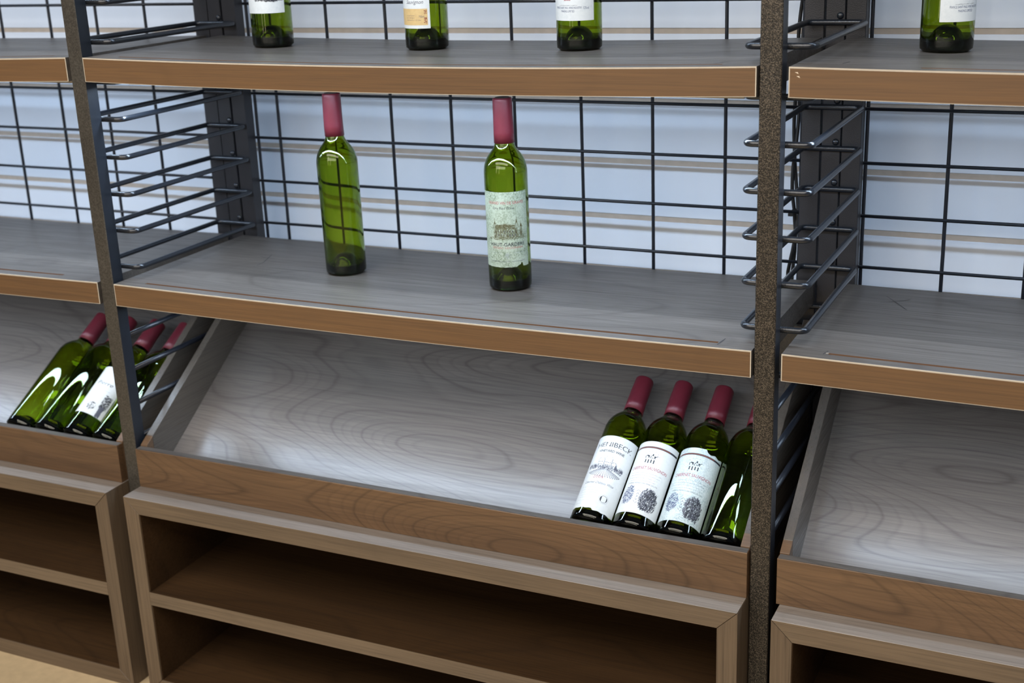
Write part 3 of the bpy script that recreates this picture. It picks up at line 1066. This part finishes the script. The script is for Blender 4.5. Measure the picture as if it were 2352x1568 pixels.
def art_cabernet(lab, R, a0, t0, t1, seed):
    H = t1 - t0
    rnd = random.Random(seed)
    P = lambda n, polys, mt: flat_to_mesh(polys, R, a0, OFFP, n, M[mt], lab)
    hw = 0.041
    bar = []
    for k in range(24):
        s0, s1 = -hw + 2 * hw * k / 24, -hw + 2 * hw * (k + 1) / 24
        bar += rect(s0, t0 + H * 0.900, s1, t0 + H * 0.925)
    P('stripe', bar, 'ink')
    red = []
    for k in range(36):
        s0 = -hw + 0.006 + (2 * hw - 0.02) * k / 36
        red += rect(s0, t0 + H * 0.908, s0 + 0.0016, t0 + H * 0.917)
    flat_to_mesh(red, R, a0, OFFP + 0.00005, 'stripe', M['ink_rust'], lab)
    # emblem: a rider on a slab carried by four pillars, small stars above
    e = []
    y = t0 + H * 0.695
    e += [[(-0.0105, y + 0.0058), (0.0105, y + 0.0058), (0.0095, y + 0.0075), (-0.0095, y + 0.0075)]]
    for k in range(4):
        x = -0.0066 + k * 0.0044
        e += rect(x - 0.0009, y - 0.0002 - 0.0008 * (k % 2), x + 0.0009, y + 0.0058)
    e += [[(-0.0085, y + 0.0078), (-0.0020, y + 0.0078), (-0.0022, y + 0.0130), (-0.0060, y + 0.0138), (-0.0090, y + 0.0115)]]
    e += [[(-0.0010, y + 0.0098), (0.0065, y + 0.0092), (0.0085, y + 0.0112), (0.0060, y + 0.0128), (0.0, y + 0.0126)]]
    e += [[(0.0012, y + 0.0126), (0.0040, y + 0.0126), (0.0034, y + 0.0160), (0.0020, y + 0.0165)]]
    for x in (0.0, 0.0026, 0.0052, 0.0072):
        e += seg(x, y + 0.0076, x + rnd.uniform(-0.001, 0.001), y + 0.0102, 0.0009)
    e += seg(0.0075, y + 0.0118, 0.0108, y + 0.0136, 0.0010)
    P('emblem', e, 'ink')
    st = []
    for k in range(7):
        a = math.radians(20 + 140 * k / 6)
        sx_, sy_ = 0.0135 * math.cos(a), y + 0.0085 + 0.0125 * math.sin(a)
        st += rect(sx_ - 0.0004, sy_ - 0.0004, sx_ + 0.0004, sy_ + 0.0004)
    P('emblem', st, 'ink_grey')
    P('lettering', text_polys('CABERNET SAUVIGNON', 0.0078, 0.002, t0 + H * 0.600, fit=0.061, bold=0.006), 'ink_red')
    tx = []
    for k in range(4):
        yy = t0 + H * (0.548 - 0.036 * k)
        tx += script_line(rnd, -0.026 + 0.001 * (k % 2), 0.026 - 0.002 * k, yy, 0.0013, 0.00030)
    P('lettering', tx, 'ink_grey')
    P('lettering', text_polys('CHANGLI HONGYUAN WINE CO.,LTD', 0.0034, 0.0, t0 + H * 0.395, fit=0.049), 'ink')
    # two dark rock-like masses with a pale gap between
    y1 = t0 + H * 0.09
    hh = H * 0.25
    left = lambda x, yy: ((x + 0.0175) / 0.0100) ** 2 + ((yy - y1 - hh * 0.62) / (hh * 0.50)) ** 2 < 1
    right = lambda x, yy: ((x - 0.0165) / 0.0135) ** 2 + ((yy - y1 - hh * 0.45) / (hh * 0.62)) ** 2 < 1
    P('picture', hatch(rnd, left, -0.030, -0.004, y1, y1 + hh * 1.2, 420, 0.0045, 0.0006, 0.2, 1.1), 'ink_blue')
    P('picture', hatch(rnd, right, 0.0, 0.032, y1 - hh * 0.1, y1 + hh * 1.2, 700, 0.0046, 0.00065, 1.2, 1.2), 'ink_grey')
    flat_to_mesh(hatch(rnd, lambda x, yy: right(x - 0.003, yy + 0.002), 0.002, 0.032, y1 - hh * 0.1, y1 + hh, 260, 0.0050, 0.0007, 1.4, 0.5), R, a0, OFFP + 0.00004, 'picture', M['ink'], lab)
    tw = []
    for k in range(5):
        tw += seg(-0.0005 - 0.0008 * k, y1 + hh * (0.15 + 0.16 * k), 0.0018 - 0.0006 * k, y1 + hh * (0.24 + 0.16 * k), 0.0006)
        tw += seg(-0.0020 + 0.0012 * k, y1 + hh * (0.20 + 0.14 * k), -0.0042 + 0.0012 * k, y1 + hh * (0.30 + 0.14 * k), 0.0005)
    P('picture', tw, 'ink_grey')


def art_year(lab, R, a0, t0, t1, lines, shift, extra=None):
    P = lambda n, polys, mt: flat_to_mesh(polys, R, a0, OFFP, n, M[mt], lab)
    rnd = random.Random(21)
    P('lettering', text_polys('2005', 0.0062, shift, t0 + 0.0290, fit=0.0110, bold=0.02), 'ink_red')
    P('lettering', script_line(rnd, shift - 0.015, shift + 0.015, t0 + 0.0222, 0.0009, 0.00028), 'ink_grey')
    P('lettering', text_polys(lines[0], 0.0045, shift, t0 + 0.0172, fit=0.044), 'ink_blue')
    P('lettering', text_polys(lines[1], 0.0045, shift, t0 + 0.0122, fit=0.022), 'ink_blue')
    P('lettering', text_polys('SAINT PAUL', 0.010, shift, t0 + 0.062, fit=0.05), 'ink')
    if extra:
        P('lettering', text_polys(extra, 0.0055, shift + 0.0285, t0 + 0.0165, fit=0.0085), 'ink_blue')


def art_tree(lab, R, a0, t0, t1, s0=0.012):
    rnd = random.Random(31)
    P = lambda n, polys, mt: flat_to_mesh(polys, R, a0, OFFP, n, M[mt], lab)
    g = []
    for k in range(7):
        x = s0 - 0.016 + k * 0.0058
        g += hatch(rnd, lambda xx, y: abs(xx - x) < 0.0016, x - 0.002, x + 0.002, t0 + 0.0235, t0 + 0.048, 36, 0.006, 0.0005, 1.5, 0.25)
    g += hatch(rnd, lambda x, y: True, s0 - 0.022, s0 + 0.026, t0 + 0.0195, t0 + 0.0265, 220, 0.0045, 0.0005, 0.05, 0.4)
    g += hatch(rnd, lambda x, y: True, s0 - 0.004, s0 + 0.016, t0 + 0.0185, t0 + 0.0265, 160, 0.0030, 0.0006, 0.3, 0.9)
    g += hatch(rnd, lambda x, y: True, s0 - 0.024, s0 + 0.028, t0 + 0.048, t0 + 0.075, 300, 0.004, 0.0006, 0.8, 1.2)
    P('picture', g, 'ink')


def art_beige(lab, R, a0, t0, t1):
    rnd = random.Random(41)
    P = lambda n, polys, mt: flat_to_mesh(polys, R, a0, OFFP, n, M[mt], lab)
    hw = R * 1.13
    q = []
    for k in range(30):
        s_a, s_b = -hw + 0.003 + (2 * hw - 0.006) * k / 30, -hw + 0.003 + (2 * hw - 0.006) * (k + 1) / 30
        q += rect(s_a, t0 + 0.0050, s_b, t0 + 0.0300)
    P('beige_band', q, 'beige')
    e = hw
    flat_to_mesh(text_polys('Sauvignon', 0.0085, e - 0.0245, t0 + 0.0375, fit=0.030, shear=0.35), R, a0, OFFP, 'lettering', M['ink_grey'], lab)
    flat_to_mesh(text_polys('Cabernet', 0.0085, e - 0.0235, t0 + 0.054, fit=0.030, shear=0.35), R, a0, OFFP, 'lettering', M['ink'], lab)
    ln = []
    for k in range(3):
        ln += script_line(rnd, e - 0.040, e - 0.024, t0 + 0.0195 - 0.0034 * k, 0.0011, 0.00035)
    ln += script_line(rnd, e - 0.022, e - 0.014, t0 + 0.0125, 0.0012, 0.0004)
    ln += text_polys('750ml', 0.0048, e - 0.0125, t0 + 0.0165, fit=0.0085)
    flat_to_mesh(ln, R, a0, OFFP + 0.00006, 'lettering', M['ink_grey'], lab)
    rs = hatch(rnd, lambda x, y: True, e - 0.0085, e - 0.0040, t0 + 0.0215, t0 + 0.0275, 40, 0.0016, 0.0004, 0.8, 1.2)
    rs += hatch(rnd, lambda x, y: True, e - 0.0085, e - 0.0040, t0 + 0.0080, t0 + 0.0170, 60, 0.0018, 0.0004, 0.8, 1.2)
    flat_to_mesh(rs, R, a0, OFFP + 0.00006, 'lettering', M['ink_rust'], lab)


def art_pierre(lab, R, a0, t0, t1):
    rnd = random.Random(51)
    H = t1 - t0
    P = lambda n, polys, mt: flat_to_mesh(polys, R, a0, OFFP, n, M[mt], lab)
    P('lettering', text_polys('Pierre', 0.0110, -0.004, t0 + H * 0.62, fit=0.032, shear=0.25), 'ink')
    P('lettering', script_line(rnd, -0.018, 0.014, t0 + H * 0.52, 0.0012, 0.0003), 'ink_pale')
    blob = lambda x, y: ((x + 0.002) / 0.008) ** 2 + ((y - t0 - H * 0.17) / 0.0085) ** 2 < 1
    P('picture', hatch(rnd, blob, -0.012, 0.008, t0, t0 + H * 0.3, 240, 0.0034, 0.0006, 1.2, 0.8), 'ink')
    P('picture', hatch(rnd, lambda x, y: True, 0.012, 0.026, t0 + H * 0.18, t0 + H * 0.45, 260, 0.0034, 0.0007, 0.8, 1.4), 'ink')
    P('picture', hatch(rnd, lambda x, y: True, 0.014, 0.022, t0 + H * 0.02, t0 + H * 0.2, 240, 0.0070, 0.0008, 1.5, 0.15), 'ink_grey')


STAND = 'green wine bottles standing on the shelves'
LEAN = 'green wine bottles leaning in the display trays'


def bottle(label, loc, rot, group, kr=0.915, kz=1.0, art=None, lab=None, spin=0.0, corked=False):
    t = thing('wine_bottle', label, 'bottle', loc, group)
    t.rotation_euler = rot
    g = bpy.data.objects.new('glass_body', glass_mesh(kr, kz))
    COL.objects.link(g)
    g.parent = t
    f = bpy.data.objects.new('foil_capsule', foil_mesh(kr, kz))
    COL.objects.link(f)
    f.parent = t
    if corked:
        k = link_mesh('cork', disk_mesh(0.0112, 0.3026 * kz, 0.3034 * kz, M['cork'], 'cork'), [], t)
    if art:
        fn, mat, a0, half, t0, t1, kw, lt = art
        R = GR * kr
        lp = label_part(t, R, a0, half, t0, t1, M[mat], top_fn=kw.pop('top', None), bot_fn=kw.pop('bot', None), lab=lt)
        if fn:
            fn(lp, R, a0, t0, t1, **kw)
    return t


def at_shelf(x, y, z, sag, x0=0.0):
    return W3(x, y, sagz(z, sag, x - x0) + 0.0003)


rd = math.radians


def torn(u):
    v = 0.0
    if 0.70 < u < 0.80:
        v = 0.004 * (u - 0.70) / 0.10
    if 0.80 <= u < 0.84:
        v = 0.0075 - 0.1 * abs(u - 0.82)
    return v + 0.0003 * math.sin(u * 60)


bottle('unlabelled empty green wine bottle with red foil cap on the lower middle shelf', at_shelf(0.3067, 0.1818, ZB, SAG_B), (rd(0.0), rd(-0.6), 0), STAND, corked=True)
bottle('green wine bottle with a scuffed pale green chateau label, on the lower middle shelf', at_shelf(0.5887, 0.1834, ZB, SAG_B), (0, rd(-0.3), 0.3), STAND,
       art=(art_chateau, 'green', rd(-2), rd(70), 0.0405, 0.1610, {'bot': torn}, 'mottled greenish paper label with a chateau drawing'), corked=True)
bottle('green wine bottle with a white tree-drawing label, leftmost on the upper middle shelf', at_shelf(0.1915, 0.2065, 0, SAG_A), (0, 0, 0), STAND,
       art=(art_tree, 'white', rd(9), rd(68), 0.0560, 0.1650, {}, 'white paper label with a black tree drawing'))
bottle('green wine bottle, white label ending in a beige band, on the upper middle shelf', at_shelf(0.4566, 0.2118, 0, SAG_A), (0, 0, 0), STAND,
       art=(art_beige, 'white', rd(-26), rd(66), 0.0340, 0.1650, {}, 'white paper label with a beige band along its lower edge'))
bottle('green wine bottle with a white 2005 label, rightmost on the upper middle shelf', at_shelf(0.6955, 0.2102, 0, SAG_A), (0, 0, 0), STAND,
       art=(art_year, 'white', rd(-7), rd(69), 0.0445, 0.1650, {'lines': ('FRANCE SAINT PAUL WINE INDUSTRY', 'MAKING LIMITED'), 'shift': 0.0, 'extra': '12%vol'}, 'white paper label with a red 2005'))
bottle('green wine bottle with a white 2005 label on the upper right shelf', at_shelf(1.1799, 0.1967, 0, SAG_A * 0.8, 1.037), (0, 0, 0), STAND,
       art=(art_year, 'white', rd(58), rd(68), 0.0400, 0.1550, {'lines': ('FRANCE SAINT PAUL WINE INDUSTRY', 'MAKING LIMITED'), 'shift': -0.007}, 'white paper label with a red 2005'))

# leaning bottles: axis parallel to the sloping base
TH_ = math.radians(33.8)
KR, KZ = 0.90, 0.945


def leaning(label, x, art=None, lean=0.0, y_=0.0292, spin=0.0):
    r_ = GR * KR / S
    zz = TZ0 - (HB - r_ - 0.0003) / TCH + TS * y_
    m = Matrix.Rotation(TH_ - math.pi / 2, 4, 'X')
    if lean:
        nrm = Vector((0, -math.sin(TH_), math.cos(TH_)))
        m = Matrix.Rotation(lean, 4, nrm) @ m
    if spin:
        m = m @ Matrix.Rotation(spin, 4, 'Z')
    return bottle(label, W3(x, y_, zz), m.to_euler(), LEAN, KR, KZ, art=art)


leaning('leaning green wine bottle with a white vineyard-house label, leftmost of four in the middle tray', 0.7690,
        (art_henibeck, 'white', rd(2), rd(72), 0.018, 0.151, {'bot': lambda u: 0.0005 * math.sin(u * 40) - (0.002 if u > 0.55 else 0)}, 'white paper label with a drawn house and vine rows'), lean=rd(-1.1))
leaning('leaning green wine bottle with a clean white pillared-emblem label, second in the middle tray', 0.8311,
        (art_cabernet, 'white', rd(0), rd(72), 0.022, 0.151, {'seed': 61}, 'white paper label with a rider emblem and dark stripe'), lean=rd(-0.9))
leaning('leaning green wine bottle with a mottled bluish torn-top label, third in the middle tray', 0.8931,
        (art_cabernet, 'bluep', rd(4), rd(72), 0.020, 0.150, {'seed': 71, 'top': lambda u: -0.005 * max(0, min(1, (u - 0.62) * 30)) - 0.0012 * math.sin(u * 37) * (u > 0.6)}, 'mottled bluish paper label, torn at its top edge'), lean=rd(-0.7))
leaning('unlabelled leaning green wine bottle beside the right upright, last in the middle tray', 0.9551, lean=rd(-0.5))
leaning('unlabelled leaning green wine bottle, leftmost of four in the left tray', -0.2790, lean=rd(-3.5))
leaning('unlabelled leaning green wine bottle, second of four in the left tray', -0.2165, lean=rd(-3.5))
leaning('leaning green wine bottle with a white label half hidden by the left upright', -0.1540,
        (art_pierre, 'white', rd(20), rd(58), 0.045, 0.150, {}, 'white paper label with black drawings'), lean=rd(-3.5))
leaning('unlabelled leaning green wine bottle behind the left upright, last in the left tray', -0.0915, lean=rd(-3.5))
